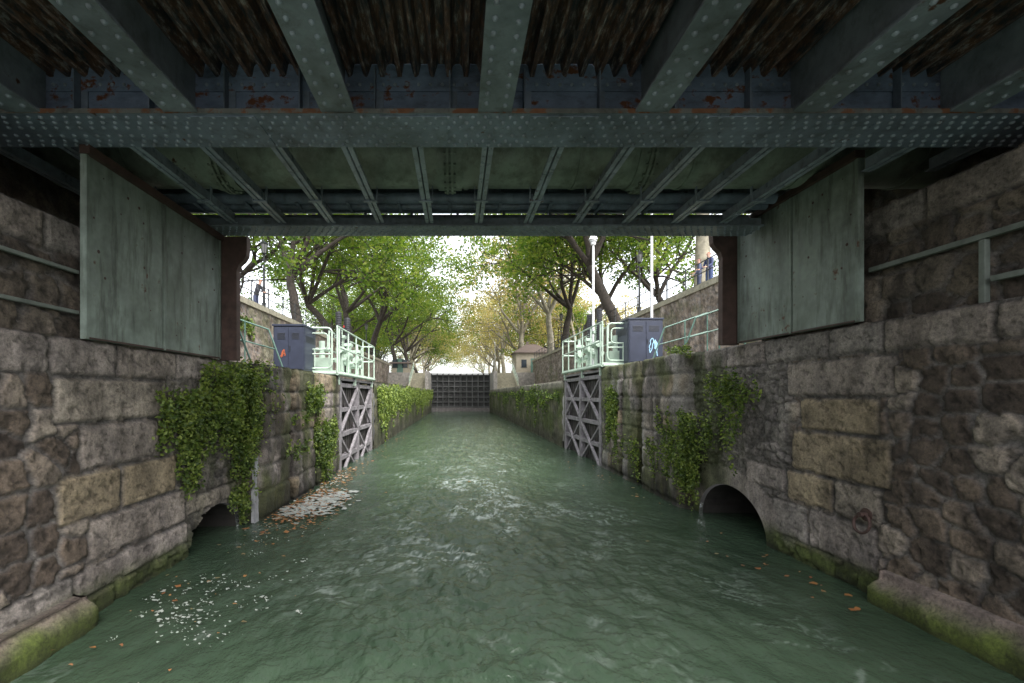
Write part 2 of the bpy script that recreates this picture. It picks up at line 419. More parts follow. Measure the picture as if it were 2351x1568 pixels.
for xx in np.arange(-4.9,6.2,.69):
    mb.box(xx-.006,xx+.006,4.17,4.2475,ZG+.046,5.25,0)
    mb.box(xx+.0065,xx+.07,4.2495,4.2612,ZG+.131,5.079,0)
x=X0+.05
while x<X1:
    for j,yy in enumerate((4.05,4.13,4.21,4.34,4.43,4.50)):
        rv.dome((x+(.055 if j%2 else 0),yy,ZG-.012),(0,0,-1),.020)
    rv.dome((x,4.248,ZG+.085),(0,-1,0),.017)
    rv.dome((x+.05,4.249,5.14),(0,-1,0),.017)
    x+=.11
for xx in (-.39,.95,-2.1,2.5):
    mb.box(xx-.3,xx+.3,4.03,4.52,ZG-.021,ZG-.0125)
mb.box(X0,X1,3.995,3.999,ZG-.012,ZG+.03,2)
mb.obj('main_girder',[M_blue,M_webr,painted('rusty_edge',(.16,.17,.16),.75,.6,(2,2,2),.5,(.25,.11,.05))],BR);rv.obj('girder_rivets',[M_rivet],BR)
mb=MB()
for k in range(-8,9):
    x=.31+.715*k
    if x<X0+.1 or x>X1-.1: continue
    ye=6.66 if x<4.4 else 5.12
    for sx in (-1,1):
        a,b=sorted((x+sx*.010,x+sx*.058));mb.box(a,b,4.56,ye,ZG+.02,ZG+.032)
        a,b=sorted((x+sx*.006,x+sx*.0095));mb.box(a,b,4.56,ye,ZG+.0325,ZG+.17)
    if ye>6: mb.box(x-.09,x+.09,5.86,5.90,ZG+.005,ZG+.019);mb.box(x-.09,x-.08,5.86,5.9,ZG+.02,ZG+.2);mb.box(x+.08,x+.09,5.86,5.9,ZG+.02,ZG+.2)
mb.obj('footway_beams',[M_rivet],BR)
mb=MB()
mb.tube((X0,6.0,5.45),(X1,6.0,5.45),.45,n=48)
for xx in (-3.02,-.09,2.42,-4.6):
    mb.tube((xx-.05,6.0,5.45),(xx-.02,6.0,5.45),.52,n=40);mb.tube((xx+.01,6.0,5.45),(xx+.04,6.0,5.45),.52,n=40)
    mb.tube((xx-.16,6.0,5.45),(xx+.15,6.0,5.45),.475,n=40)
    for t in range(24):
        a=2*math.pi*t/24;mb.tube((xx-.08,6+.495*math.cos(a),5.45+.495*math.sin(a)),(xx+.07,6+.495*math.cos(a),5.45+.495*math.sin(a)),.016,n=6)
for xx in np.arange(-4.2,6,1.43):
    mb.tube((xx,6.0,5.45),(xx+.05,6.0,5.45),.465,n=40)
mb.obj('water_main_pipe',[M_pipe],BR)
mb=MB()
mb.tube((X0,6.46,5.03),(4.5,6.46,5.03),.075,n=16);mb.tube((X0,6.64,5.00),(4.5,6.64,5.00),.06,n=16)
for xx in np.arange(-4.4,4.4,.715): mb.box(xx-.02,xx+.02,6.36,6.72,4.92,4.935);mb.box(xx-.012,xx+.012,6.545,6.555,4.936,5.6)
mb.obj('service_pipes',[M_blue],BR)
mb=MB();rv=MB();XE=4.50
mb.box(X0,XE,6.67,7.10,ZG-.012,ZG+.012)
mb.box(X0,XE,7.02,7.035,ZG+.0125,5.02)
mb.box(X0,XE,6.74,6.752,ZG+.0125,4.86)
mb.box(X0,X1,7.12,7.16,5.09,6.5)
for xx in np.arange(-5.0,4.4,.715): mb.box(xx-.02,xx+.02,7.04,7.119,ZG+.02,5.6)
x=X0+.05
while x<XE:
    for j,yy in enumerate((6.71,6.80,6.90,6.98,7.06)): rv.dome((x+(.05 if j%2 else 0),yy,ZG-.012),(0,0,-1),.019)
    x+=.10
mb.obj('edge_girder',[M_beam],BR);rv.obj('edge_girder_rivets',[M_rivet],BR)
mb=MB();mb.box(X0,X1,4.29,7.11,6.05,6.25);mb.box(-14,14,YB,7.5,6.26,6.42)
mb.obj('deck_slab',[plain('deck_slab_m',(.08,.085,.09),.8,.3,3)],BR)
mb=MB();mb.box(-14,-5.35,-1.5,7.15,-.5,6.2);mb.box(6.35,14,-1.5,7.15,-.5,6.2);mb.obj('abutment_core',[M_conc],BR)
mb=MB()
for sx,xf,xb,ya,yb,z0,zt in ((1,-3.68,-3.73,4.50,7.08,2.80,ZG),(-1,4.57,4.63,5.18,7.42,3.08,5.04)):
    a,b=sorted((xf,xb))
    ym=ya+(yb-ya)*.46
    mb.box(a,b,ya,ym-.008,z0,zt-.10,0);mb.box(a,b,ym+.008,yb,z0,zt-.10,0)
    a,b=sorted((xf-sx*.012,xb));mb.box(a,b,ym-.0078,ym+.0078,z0,zt-.1,1)
    a,b=sorted((xf+sx*.002,xf+sx*.014))
    for y_ in (ya+.0,yb-.05): mb.box(a,b,y_,y_+.035,z0+.002,zt-.102,0)
    mb.box(a,b,ym+.012,ym+.045,z0+.002,zt-.102,0)
    mb.box(a,b,ya+.046,ym-.001,z0+.001,z0+.02,1);mb.box(a,b,ym+.046,yb-.051,z0+.001,z0+.02,1)
    a,b=sorted((xf+sx*.05,xb));mb.box(a,b,ya-.01,yb+.01,zt-.098,zt-.014,1)
    rp=random.Random(5)
    for _ in range(22): mb.dome((xf,rp.uniform(ya+.1,yb-.1),rp.uniform(z0+.2,zt-.2)),(sx,0,0),rp.uniform(.008,.02),1,.4)
    prof=[(0,z0-.02),(.27,z0-.02),(.27,zt-.55),(.30,zt-.46),(.37,zt-.40),(.42,zt-.32),(.43,zt-.2),(.43,zt-.02),(0,zt-.02)]
    n=len(prof);xx0=xf-sx*.03
    y0=yb+.012
    vs=[(xx0+sx*p[0],y0,p[1]) for p in prof]+[(xx0+sx*p[0],y0+.12,p[1]) for p in prof]
    fs=[tuple(range(n)),tuple(range(2*n-1,n-1,-1))]+[(i,(i+1)%n,n+(i+1)%n,n+i) for i in range(n)]
    mb.add(vs,fs,1)
o=mb.obj('side_panels',[M_panel,M_brown],BR)
# ---------------------------------------------------------------- wall furniture
M_cond=plain('conduit_paint',(.15,.17,.15),.6,.35,6)
def conduit(segs,r,name):
    mb=MB()
    for a,b in segs: mb.box(min(a[0],b[0])-r,max(a[0],b[0])+r,min(a[1],b[1])-r,max(a[1],b[1])+r,min(a[2],b[2])-r,max(a[2],b[2])+r)
    mb.obj(name,[M_cond],bevel=.006)
conduit([((4.70,.5,3.66),(4.70,5.15,3.66)),((4.69,4.05,3.6),(4.69,4.05,3.04)),((4.68,.5,3.26),(4.68,3.95,3.26))],.026,'wall_conduit')
conduit([((-3.77,.5,3.46),(-3.77,4.5,3.46)),((-3.77,.5,3.06),(-3.77,4.5,3.06))],.018,'wall_conduit')
mb=MB()
pts=[]
for k in range(20):
    t=2*math.pi*k/20;pts.append((4.53+.02*math.sin(t),5.1+.10*math.cos(t),.80+.10*math.sin(t)))
mb.poly(pts,.016,closed=True);mb.tube((4.68,5.1,.9),(4.50,5.1,.9),.03);mb.tube((4.585,5.1,.9),(4.578,5.1,.9),.075,n=14)
mb.obj('mooring_ring',[M_brown])
mb=MB();mb.box(-3.60,-3.54,7.95,8.06,.0,1.15);mb.box(-3.54,-3.525,7.93,8.08,.0,1.15);mb.obj('guide_post',[plain('post_m',(.36,.36,.38),.6,.3,8)])

# ---------------------------------------------------------------- water
def water():
    xs=np.linspace(-4.1,5.1,400)
    ys=[-10.];
    while ys[-1]<60.6:
        y=ys[-1];ys.append(y+(.3 if y<2.4 else max(.018,.0065*y)))
    ys=np.array(ys);X,Y=np.meshgrid(xs,ys)
    core=np.exp(-((X-.15)/(1.15+.10*np.abs(Y)))**2)
    wx=X+.5*fbm(X*.7,Y*.5,5);wy=Y+.6*fbm(X*.8+9,Y*.5,6)
    Z=np.zeros_like(X)
    rid=lambda u,v,s,o=3:.5-np.abs(fbm(u,v,s,o)-.5)*2
    Z+=.04*(fbm(wx*1.6,wy*1.1,1)-.5)*(.5+core)
    Z+=.055*rid(wx*2.6,wy*2.4,2)*(.12+core)*ss(20,3,Y)
    Z+=.060*rid(wx*5.5,wy*6.0,3)*(.14+core)*ss(40,3,Y)
    Z+=.034*rid(wx*12+fbm(X*2,Y*2,8)*2,wy*13,4)*(.12+core)*ss(18,2,Y)
    Z+=.03*(fbm(X*4,Y*2.6,14,3)-.5)*ss(4,14,Y)*(.5+core)
    for cx,cy,k,am,w in ((.1,1.0,15,.013,3.2),(-1.2,3.0,19,.009,2.2),(1.6,3.2,18,.009,2.4),(2.8,5.2,16,.009,1.7),(.9,6.5,14,.008,2.2),(-.8,8,12,.008,2.5)):
        r=np.hypot((X-cx),(Y-cy)*.6)+.4*fbm(X*1.3+cx,Y*1.3,22+cx)
        Z+=am*np.sin(r*k)*np.exp(-(r/w)**2)*ss(.2,.6,r)
    Z+=.014*(fbm(X*4,Y*2,12,3)-.5)
    Z-=Z.mean()
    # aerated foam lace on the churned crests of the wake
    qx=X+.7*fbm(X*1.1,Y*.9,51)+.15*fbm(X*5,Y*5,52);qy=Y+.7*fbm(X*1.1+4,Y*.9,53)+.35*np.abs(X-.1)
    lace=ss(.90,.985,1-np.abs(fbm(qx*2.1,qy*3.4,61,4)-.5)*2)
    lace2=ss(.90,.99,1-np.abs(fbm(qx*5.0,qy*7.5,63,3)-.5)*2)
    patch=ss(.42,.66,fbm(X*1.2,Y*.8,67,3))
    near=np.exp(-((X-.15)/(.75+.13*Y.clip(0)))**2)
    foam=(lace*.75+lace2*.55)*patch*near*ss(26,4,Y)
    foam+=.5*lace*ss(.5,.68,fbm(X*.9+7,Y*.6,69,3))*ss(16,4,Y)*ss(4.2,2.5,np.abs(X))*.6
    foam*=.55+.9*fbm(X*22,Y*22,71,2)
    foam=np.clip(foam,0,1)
    V=np.stack([X,Y,Z],-1).reshape(-1,3);ny,nx=X.shape;idx=np.arange(nx*ny).reshape(ny,nx)
    q=np.stack([idx[:-1,:-1],idx[:-1,1:],idx[1:,1:],idx[1:,:-1]],-1).reshape(-1,4)
    b=len(V);V=V.tolist()+[(-4.1,-30,0),(5.1,-30,0),(5.1,-10,0),(-4.1,-10,0),(-7,6,-.01),(-4.1,6,-.01),(-4.1,9,-.01),(-7,9,-.01),(5.1,6,-.01),(8,6,-.01),(8,9,-.01),(5.1,9,-.01)]
    q=q.tolist()+[[b,b+1,b+2,b+3],[b+4,b+5,b+6,b+7],[b+8,b+9,b+10,b+11]]
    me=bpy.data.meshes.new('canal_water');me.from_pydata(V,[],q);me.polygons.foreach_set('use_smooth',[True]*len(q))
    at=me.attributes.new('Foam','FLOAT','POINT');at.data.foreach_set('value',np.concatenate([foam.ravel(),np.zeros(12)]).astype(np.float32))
    m,nt,p=newmat('water_m')
    n1=noise(nt,1.1,4);n2=noise(nt,11,5,(1,.7,1));n3=noise(nt,36,3,(1,.8,1))
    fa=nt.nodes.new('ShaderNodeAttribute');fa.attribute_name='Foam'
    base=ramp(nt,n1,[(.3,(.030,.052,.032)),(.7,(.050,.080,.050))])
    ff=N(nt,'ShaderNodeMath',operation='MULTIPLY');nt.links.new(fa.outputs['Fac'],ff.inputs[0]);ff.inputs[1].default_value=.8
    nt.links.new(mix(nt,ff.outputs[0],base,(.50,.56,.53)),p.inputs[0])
    p.inputs['Roughness'].default_value=.03;p.inputs['IOR'].default_value=1.40
    a=N(nt,'ShaderNodeMath',operation='MULTIPLY_ADD');nt.links.new(n3,a.inputs[0]);a.inputs[1].default_value=.4;nt.links.new(n2,a.inputs[2])
    bump(nt,p,a.outputs[0],.7,.035)
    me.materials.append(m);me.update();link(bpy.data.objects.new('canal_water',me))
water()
def scatter_flat(name,spots,mat,seed):
    r=random.Random(seed);mb=MB()
    for (xc,yc,sx,sy,n,s0,s1) in spots:
        for _ in range(n):
            x=r.gauss(xc,sx);y=r.gauss(yc,sy)
            lim=-3.42 if y>8 else -3.6
            if x<lim or x>4.4: continue
            s=r.uniform(s0,s1)*(.5+r.random());k=r.randint(5,8);a0=r.random()*6;st=r.uniform(.45,1)
            mb.add([(x+s*r.uniform(.5,1)*math.cos(a0+6.283*i/k),y+s*st*r.uniform(.5,1.)*math.sin(a0+6.283*i/k),.026+r.uniform(0,.016)) for i in range(k)],[tuple(range(k))])
    mb.obj(name,[mat])
M_fleaf=leafmat('fallen_leaves',[(.10,.035,.015),(.24,.08,.025),(.36,.16,.05),(.18,.13,.06)],.1)
M_foam=plain('foam',(.36,.38,.35),.6,.25,20)
scatter_flat('floating_leaves',[(-2.95,9.4,.35,.7,460,.018,.05),(-3.1,12,.22,1.6,260,.02,.045),(-3.05,8.3,.35,.5,170,.018,.04),(-2.6,8.0,.2,.3,40,.018,.04),(-3.0,6.2,.4,.9,34,.015,.04),(-2.5,4.6,.6,.6,18,.012,.03),(4.1,5.2,.2,.9,22,.02,.045),(1.9,25,1.0,6,35,.03,.05),(4.0,11,.25,3,30,.02,.04),(-2.9,19,.35,4,60,.03,.05),(1.5,7,1.5,3,8,.015,.03)],M_fleaf,4)
fp=[(-2.75,9.5,.24,.5,340,.03,.10),(-2.95,8.7,.22,.3,220,.02,.08),(-3.1,11.5,.12,.6,50,.02,.06),(1.5,30,1.2,8,25,.02,.05),(-2.9,7.5,.3,.8,60,.006,.02)]
rr=random.Random(12)
for _ in range(44):
    fp.append((rr.gauss(-2.6,.42),rr.gauss(4.8,.65),rr.uniform(.02,.12),rr.uniform(.02,.14),rr.randint(3,12),.004,rr.uniform(.012,.036)))
scatter_flat('foam_patches',fp,M_foam,5)

# ---------------------------------------------------------------- leaves
def leaf_obj(name,C,size,mat,seed,parent=None,up=.4,mesh_only=False):
    g=np.random.default_rng(seed);n=len(C);C=np.asarray(C)
    nr=g.normal(size=(n,3));nr[:,2]+=up*2*np.sign(g.random(n)-.2);nr/=np.linalg.norm(nr,axis=1)[:,None]
    t=np.cross(nr,g.normal(size=(n,3)));t/=np.linalg.norm(t,axis=1)[:,None];b=np.cross(nr,t)
    s=size*g.uniform(.6,1.25,n)[:,None]
    V=np.stack([C-t*s*.55,C+b*s*.38+t*s*.05,C+t*s*.6+nr*s*.12,C-b*s*.38+t*s*.05],1).reshape(-1,3)
    me=bpy.data.meshes.new(name);me.from_pydata(V.tolist(),[],np.arange(n*4).reshape(n,4).tolist());me.materials.append(mat)
    if mesh_only: return me
    o=bpy.data.objects.new(name,me);return link(o,parent)
def ivy(name,x0,side,patches,size,seed):
    g=random.Random(seed);C=[]
    for (y0,y1,zt,zb,n,outm) in patches:
        for _ in range(n):
            u=g.random();y=y0+(y1-y0)*u
            bell=(.35+.65*math.sin(math.pi*u)**.7)*(.65+.35*math.sin(y*7+seed)*math.sin(y*2.3))
            L=(zt-zb)*bell*g.uniform(.2,1.2);z=zt-g.random()**1.3*(zt-zb)*.45;out=g.uniform(.01,outm)*g.random()+.02
            k=0;steps=int(L/(size*.6))+1
            for k in range(steps):
                z-=size*.6*g.uniform(.6,1.2);y+=g.gauss(0,size*.35);o=out*(1-.4*k/steps)+.03*math.sin(k*.5+y*3)
                if z<.03: break
                for _ in range(2 if g.random()<.8 else 4): C.append((x0+side*max(.01,o+g.gauss(0,.03)),y+g.gauss(0,size*.65),z+g.gauss(0,size*.65)))
    return leaf_obj(name,C,size,M_ivy,seed,up=.3)
ivy('ivy_plant',-3.70,1,[(5.6,6.9,2.35,1.1,95,.18),(6.5,8.9,2.75,1.05,175,.40),(7.5,8.7,2.9,2.1,70,.42),(7.4,8.5,2.0,.8,75,.3),(7.4,8.1,.75,.12,30,.2)],.052,1)
ivy('ivy_plant',-3.45,1,[(9.0,10.5,1.3,.8,24,.12),(10.2,11.4,2.5,1.5,60,.25),(10.9,12.6,1.7,.15,100,.25),(9.4,10.2,1.9,1.5,12,.1)],.065,2)
ivy('ivy_plant',4.52,-1,[(7.3,8.2,2.7,1.9,24,.15),(8.0,9.9,2.0,.45,95,.3),(8.5,9.7,1.3,.25,80,.4),(6.8,7.6,2.6,1.7,14,.1),(8.7,9.7,3.22,3.0,34,.2),(7.2,7.8,2.0,1.2,10,.1),(10.0,10.6,1.3,.4,30,.15)],.052,3)
ivy('ivy_plant',4.5,-1,[(12.7,13.5,2.5,.15,60,.12),(11.2,12.3,1.2,.05,24,.1)],.065,4)
pa=[];r=random.Random(3)
y=19
while y<58:
    w=r.uniform(1.5,4);pa.append((y,y+w,2.78+r.uniform(-.3,.06),r.uniform(.5,1.6),int(50*w/2.5),.35));y+=w*.75
ivy('wall_vegetation',-3.43,1,pa,.10,5)
pa=[];y=19.4
while y<58:
    w=r.uniform(1.0,3);pa.append((y,y+w,2.78+r.uniform(-.5,.0),r.uniform(1.0,2.1),int(24*w/2.5),.25));y+=w*1.05
ivy('wall_vegetation',4.42,-1,pa,.10,6)

# ---------------------------------------------------------------- lock gates
def gate(name,xface,side,y0,y1,ztop):
    e=empty(name);mb=MB();f=lambda a,b:sorted((xface+side*a,xface+side*b))
    a,b=f(-.30,-.12);mb.box(a,b,y0,y1,-.4,ztop-.05,1)
    L=y1-y0
    def bx(o0,o1,ya,yb,z0,z1): 
        a,b=f(o0,o1);mb.box(a,b,ya,yb,z0,z1,0)
    for t in (0,.48,.955): bx(-.12,.06,y0+L*t,y0+L*t+.2,-.4,ztop)
    for z in (ztop-.2,ztop-.95,ztop-1.7,ztop-2.4):
        for ta,tb in ((0,.48),(.48,.955)):
            bx(-.119,.035,y0+L*ta+.201,y0+L*tb-.001,z,z+.13)
    for ta,tb in ((0,.48),(.48,.955)):
        ya=y0+L*ta+.2;yb=y0+L*tb
        for zt,zb in ((ztop-.2,ztop-1.54),(ztop-1.7,ztop-3.0)):
            for (p,q,o) in (((ya,zt),(yb,zb),.047),((ya,zb),(yb,zt),.07)):
                d=Vector((0,q[0]-p[0],q[1]-p[1]));l=d.length;d.normalize();nrm=Vector((0,-d.z,d.y))*.042
                x1=xface+side*o;x0_=xface+side*(-.02)
                P=[(p[0],p[1]),(q[0],q[1])]
                vs=[]
                for xx in (x0_,x1):
                    for (yy,zz),sg in ((P[0],-1),(P[1],-1),(P[1],1),(P[0],1)): vs.append((xx,yy+sg*nrm.y,zz+sg*nrm.z))
                mb.add(vs,[(0,1,2,3),(7,6,5,4),(0,4,5,1),(1,5,6,2),(2,6,7,3),(3,7,4,0)],0)
    for yy in np.arange(y0+.25,y1,.28):
        a,b=f(-.119,-.10);mb.box(a,b,yy,yy+.02,-.4,ztop-.1,1)
    a,b=f(-.35,.10);mb.box(a,b,y0-.05,y1+.05,ztop+.001,ztop+.07,0)
    mb.obj('leaf',[M_gate,M_gated],e,bevel=.008)
    return e
gate('lock_gate',-3.50,1,13.35,18.45,2.66)
gate('lock_gate',4.55,-1,14.25,19.1,2.95)
e=empty('lock_gate');mb=MB()
for sgn,xa in ((1,-3.5),(-1,4.35)):
    xm=.42;L=abs(xm-xa);ang=math.atan2(.9,L)
    Mx=Matrix.Translation((xa,60.0,0))@Matrix.Rotation(ang if sgn>0 else math.pi-ang,4,'Z')
    LL=math.hypot(L,.9)
    s=-1 if sgn>0 else 1
    def bx(a,b,d0,d1,z0,z1,m):
        y0,y1=sorted((s*d0,s*d1));mb.box(a,b,y0,y1,z0,z1,m,Mx)
    bx(0,LL-.01,-.25,0,.45,4.85,0)
    for k in range(6):
        x=k*(LL-.14)/5;bx(x,x+.13,.001,.22,.45,4.9,1)
    for z in (.5,1.15,1.8,2.5,3.2,3.9,4.65): bx(0,LL-.02,.002,.18,z,z+.14,1)
    for z in (1.29,2.64): 
        for k in range(0,5,2):
            x=k*(LL-.14)/5+.13
            mb.add([(x,s*.12,z),(x+.1,s*.12,z),(x+.62,s*.12,z+.6),(x+.52,s*.12,z+.6)],[(0,1,2,3)],1,Mx)
    bx(0,LL-.01,0,.35,-.3,.44,2)
    bx(-.1,LL,-.4,.5,4.91,4.97,1)
mb.obj('closed_leaves',[plain('fg_dark',(.018,.018,.018),.7,.4,2),M_fargate,plain('fg_sill',(.09,.08,.08),.7,.4,4)],e)
mb=MB()
for x in np.arange(-3.4,4.4,.78):
    mb.tube((x,60.0,4.97),(x,60.0,5.95),.02,n=5)
for z in (5.45,5.95): mb.tube((-3.4,60.0,z),(4.3,60.0,z),.02,n=5)
mb.obj('gate_railing',[M_rail],e)
# ---------------------------------------------------------------- gate walkways and machinery
def walkway(name,xe,side,y0,y1,zp):
    e=empty(name);mb=MB();X=lambda o:xe-side*o
    zt=zp+1.2
    a,b=sorted((X(-.12),X(1.05)));mb.box(a,b,y0-.2,y0+.75,zp-.09,zp-.03)
    a,b=sorted((X(-.15),X(.38)));mb.box(a,b,y0+.76,y1,zp-.09,zp-.04)
    mb.poly([(X(1.05),y0-.2,zp-.12),(X(-.12),y0-.2,zp-.12)],.05);mb.poly([(X(-.15),y0-.2,zp-.12),(X(-.15),y1,zp-.12)],.05)
    def loop(xa,xb,y,za,zb,rr=.13,w=.028):
        pts=[]
        for cx,cz,a0 in ((xb-rr,zb-rr,0),(xa+rr,zb-rr,90),(xa+rr,za+rr,180),(xb-rr,za+rr,270)):
            for k in range(5):
                t=math.radians(a0+k*22.5);pts.append((X(cx+rr*math.cos(t)),y,cz+rr*math.sin(t)))
        mb.poly(pts,w,closed=True)
    loop(.0,.95,y0-.2,zp+.02,zt-.05);loop(.12,.83,y0-.2,zp+.55,zt-.2,.1,.022)
    mb.poly([(X(.0),y0-.2,zp+.42),(X(.95),y0-.2,zp+.42)],.024)
    mb.poly([(X(.48),y0-.2,zp+.02),(X(.48),y0-.2,zp+.55)],.022)
    mb.poly([(X(1.05),y0-.2,zp-.1),(X(1.05),y0-.2,zt-.1),(X(1.05),y0+.75,zt-.1),(X(1.05),y0+.75,zp-.1)],.028)
    mb.poly([(X(1.05),y0-.2,zp+.5),(X(1.05),y0+.75,zp+.5)],.024)
    for o in (-.15,.36):
        ys=np.linspace(y0+ (0 if o<0 else .8),y1,6)
        for yy in ys: mb.tube((X(o),yy,zp-.1),(X(o),yy,zt),.024)
        for z in (zt,zp+.62): mb.tube((X(o),ys[0],z),(X(o),ys[-1],z),.024)
    for z in (zt,zp+.6): mb.tube((X(-.15),y1,z),(X(.36),y1,z),.026)
    mb.tube((X(-.15),y0-.2,zt),(X(-.15),y0,zt),.026);mb.tube((X(-.15),y0-.2,zp-.1),(X(-.15),y0-.2,zt),.028)
    for yy in (y0+.1,y0+2.2,y1-.2): mb.box(*sorted((X(-.12),X(-.04))),yy,yy+.12,zp-.42,zp-.1)
    mb.obj('railings',[M_rail],e)
    mb=MB()
    for yy,h in ((y0+1.0,1.0),(y0+1.9,.85),(y0+3.2,.75)):
        a,b=sorted((X(.0),X(.12)));mb.box(a,b,yy,yy+.14,zp,zp+h);a,b=sorted((X(-.07),X(.24)));mb.box(a,b,yy-.05,yy+.2,zp+h,zp+h+.1)
        mb.tube((X(.06),yy-.18,zp+h*.65),(X(.06),yy+.35,zp+h*.65),.11,n=14)
        mb.tube((X(-.1),yy+.07,zp+h*.35),(X(.3),yy+.07,zp+h*.35),.07,n=10)
        mb.tube((X(.06),yy+.07,zp+h+.1),(X(.06),yy+.07,zp+h+.3),.04,n=8)
    a,b=sorted((X(.10),X(.2)));mb.box(a,b,y0+.9,y0+3.6,zp+.25,zp+.36)
    mb.box(*sorted((X(.2),X(.75))),y0+.15,y0+.6,zp-.03,zp+.35)
    mb.tube((X(.45),y0+.38,zp+.35),(X(.45),y0+.38,zp+.85),.09,n=12)
    mb.tube((X(.2),y0+.38,zp+.6),(X(.75),y0+.38,zp+.6),.06,n=10)
    mb.obj('machinery',[M_rail],e,bevel=.008)
    mb=MB()
    for ox,yy in ((.10,y0+.9),(.10,y0+2.0)):
        z=zp+.75
        mb.tube((X(ox),yy,zp),(X(ox),yy,z),.05)
        while z<zp+1.75:
            mb.tube((X(ox),yy,z),(X(ox),yy,z+.045),.095,n=14);mb.tube((X(ox),yy,z+.045),(X(ox),yy,z+.07),.07,n=14);z+=.07
    mb.obj('ribbed_rams',[M_rope],e)
    return e
walkway('gate_walkway',-3.50,1,12.9,18.3,2.95)
walkway('gate_walkway',4.55,-1,14.0,19.0,3.25)
mb=MB();mb.tube((-3.7,15.0,2.9),(-3.7,15.0,4.40),.025);mb.tube((-3.7,14.97,4.47),(-3.7,14.92,4.47),.045,n=14,m=1);mb.box(-3.76,-3.64,14.975,15.06,4.39,4.55,0)
mb.obj('signal_lamp',[M_black,M_red])
def mast(name,x,y,z0,z1,head=True):
    mb=MB();mb.tube((x,y,z0),(x,y,z0+.6),.07,.06,12);mb.tube((x,y,z0+.6),(x,y,z1),.045,.038,12)
    mb.box(x-.14,x+.14,y-.14,y+.14,z0-.02,z0+.03)
    if head:
        mb.tube((x-.0,y,z1),(x,y,z1+.06),.12,.12,14);mb.tube((x,y,z1+.06),(x,y,z1+.3),.16,.05,14);mb.tube((x,y,z1+.06),(x,y,z1-.12),.10,.08,14)
    mb.obj(name,[M_white])
mast('light_mast',4.72,15.8,3.1,7.55);mast('light_mast',6.15,14.4,3.1,8.2,False)
mast('light_mast',5.8,70,5,10)
# ---------------------------------------------------------------- cabinets
def cabinet(name,x0,x1,y0,y1,z0,z1,side):
    e=empty(name);mb=MB()
    mb.box(x0+.03,x1-.03,y0+.03,y1-.03,z0,z0+.08,1)
    mb.box(x0,x1,y0,y1,z0+.081,z1-.05,0);mb.box(x0-.025,x1+.025,y0-.025,y1+.025,z1-.049,z1,0)
    xm=(x0+x1)/2
    for a,b in ((x0+.03,xm-.008),(xm+.008,x1-.03)):
        mb.box(a,b,y0-.014,y0-.001,z0+.13,z1-.09,0)
        for k in range(6): mb.box(a+.08,b-.08,y0-.021,y0-.0145,z1-.25-.03*k,z1-.237-.03*k,1)
    mb.box(xm+.03,xm+.05,y0-.035,y0-.0145,(z0+z1)/2-.06,(z0+z1)/2+.08,1)
    s=x1 if side>0 else x0
    a,b=sorted((s,s+side*.012));mb.box(a,b,y0+.06,y1-.06,z0+.13,z1-.09,0)
    for k in range(6): 
        a,b=sorted((s+side*.0125,s+side*.02));mb.box(a,b,y0+.15,y1-.15,z1-.3-.03*k,z1-.287-.03*k,1)
    mb.obj('body',[M_cab,M_black],e,bevel=.006);return e
c1=cabinet('control_cabinet',-4.85,-4.05,12.0,13.0,2.79,4.10,1)
c2=cabinet('control_cabinet',5.05,6.05,13.4,14.5,3.08,4.50,-1)
def scribble(parent,name,x0,x1,y,z0,z1,mat,seed,r):
    rr=random.Random(seed);mb=MB();n=60;pts=[]
    for k in range(n):
        t=k/(n-1);u=x0+(x1-x0)*(.5+.42*math.sin(t*9.1+seed)*math.cos(t*2.2)+.08*rr.uniform(-1,1)*.6)
        w=z0+(z1-z0)*(.5+.40*math.sin(t*23+seed*2)*math.cos(t*3.1)+.1*math.sin(t*41));pts.append((u,w))
    for (a,b),(c,d) in zip(pts[:-1],pts[1:]):
        v=Vector((c-a,0,d-b));
        if v.length<1e-5: continue
        nn=Vector((-v.z,0,v.x)).normalized()*r
        yy=y-.0004*(len(mb.f)%7)
        mb.add([(a+nn.x,yy,b+nn.z),(a-nn.x,yy,b-nn.z),(c-nn.x,yy,d-nn.z),(c+nn.x,yy,d+nn.z)],[(0,1,2,3)])
    mb.obj(name,[mat],parent)
scribble(c2,'graffiti',5.60,6.0,13.375,3.35,3.95,M_cyan,3,.011)
scribble(c1,'graffiti',-4.68,-4.5,11.975,3.2,3.45,M_orange,5,.009)
def handrail(name,x,y0,mat,zb):
    mb=MB();s=1 if x>0 else -1
    for off in (0,1.6):
        a=Vector((x,y0+off,zb));mb.tube(a,a+Vector((s*.35,0,.95)),.02);mb.tube(a+Vector((s*.35,0,.95)),a+Vector((s*1.5,0,1.35)),.02)
        mb.tube(a+Vector((s*.2,0,.5)),a+Vector((s*1.5,0,.85)),.016)
        mb.tube(a+Vector((s*.9,0,0)),a+Vector((s*.9,0,1.13)),.018);mb.tube(a+Vector((s*1.5,0,0)),a+Vector((s*1.5,0,1.35)),.018)
    mb.obj(name,[mat])
M_hr=plain('handrail_green',(.08,.15,.12),.4,.1,5)
handrail('stair_handrail',-4.0,8.9,M_hr,2.79);handrail('stair_handrail',5.2,10.6,M_hr,3.08)
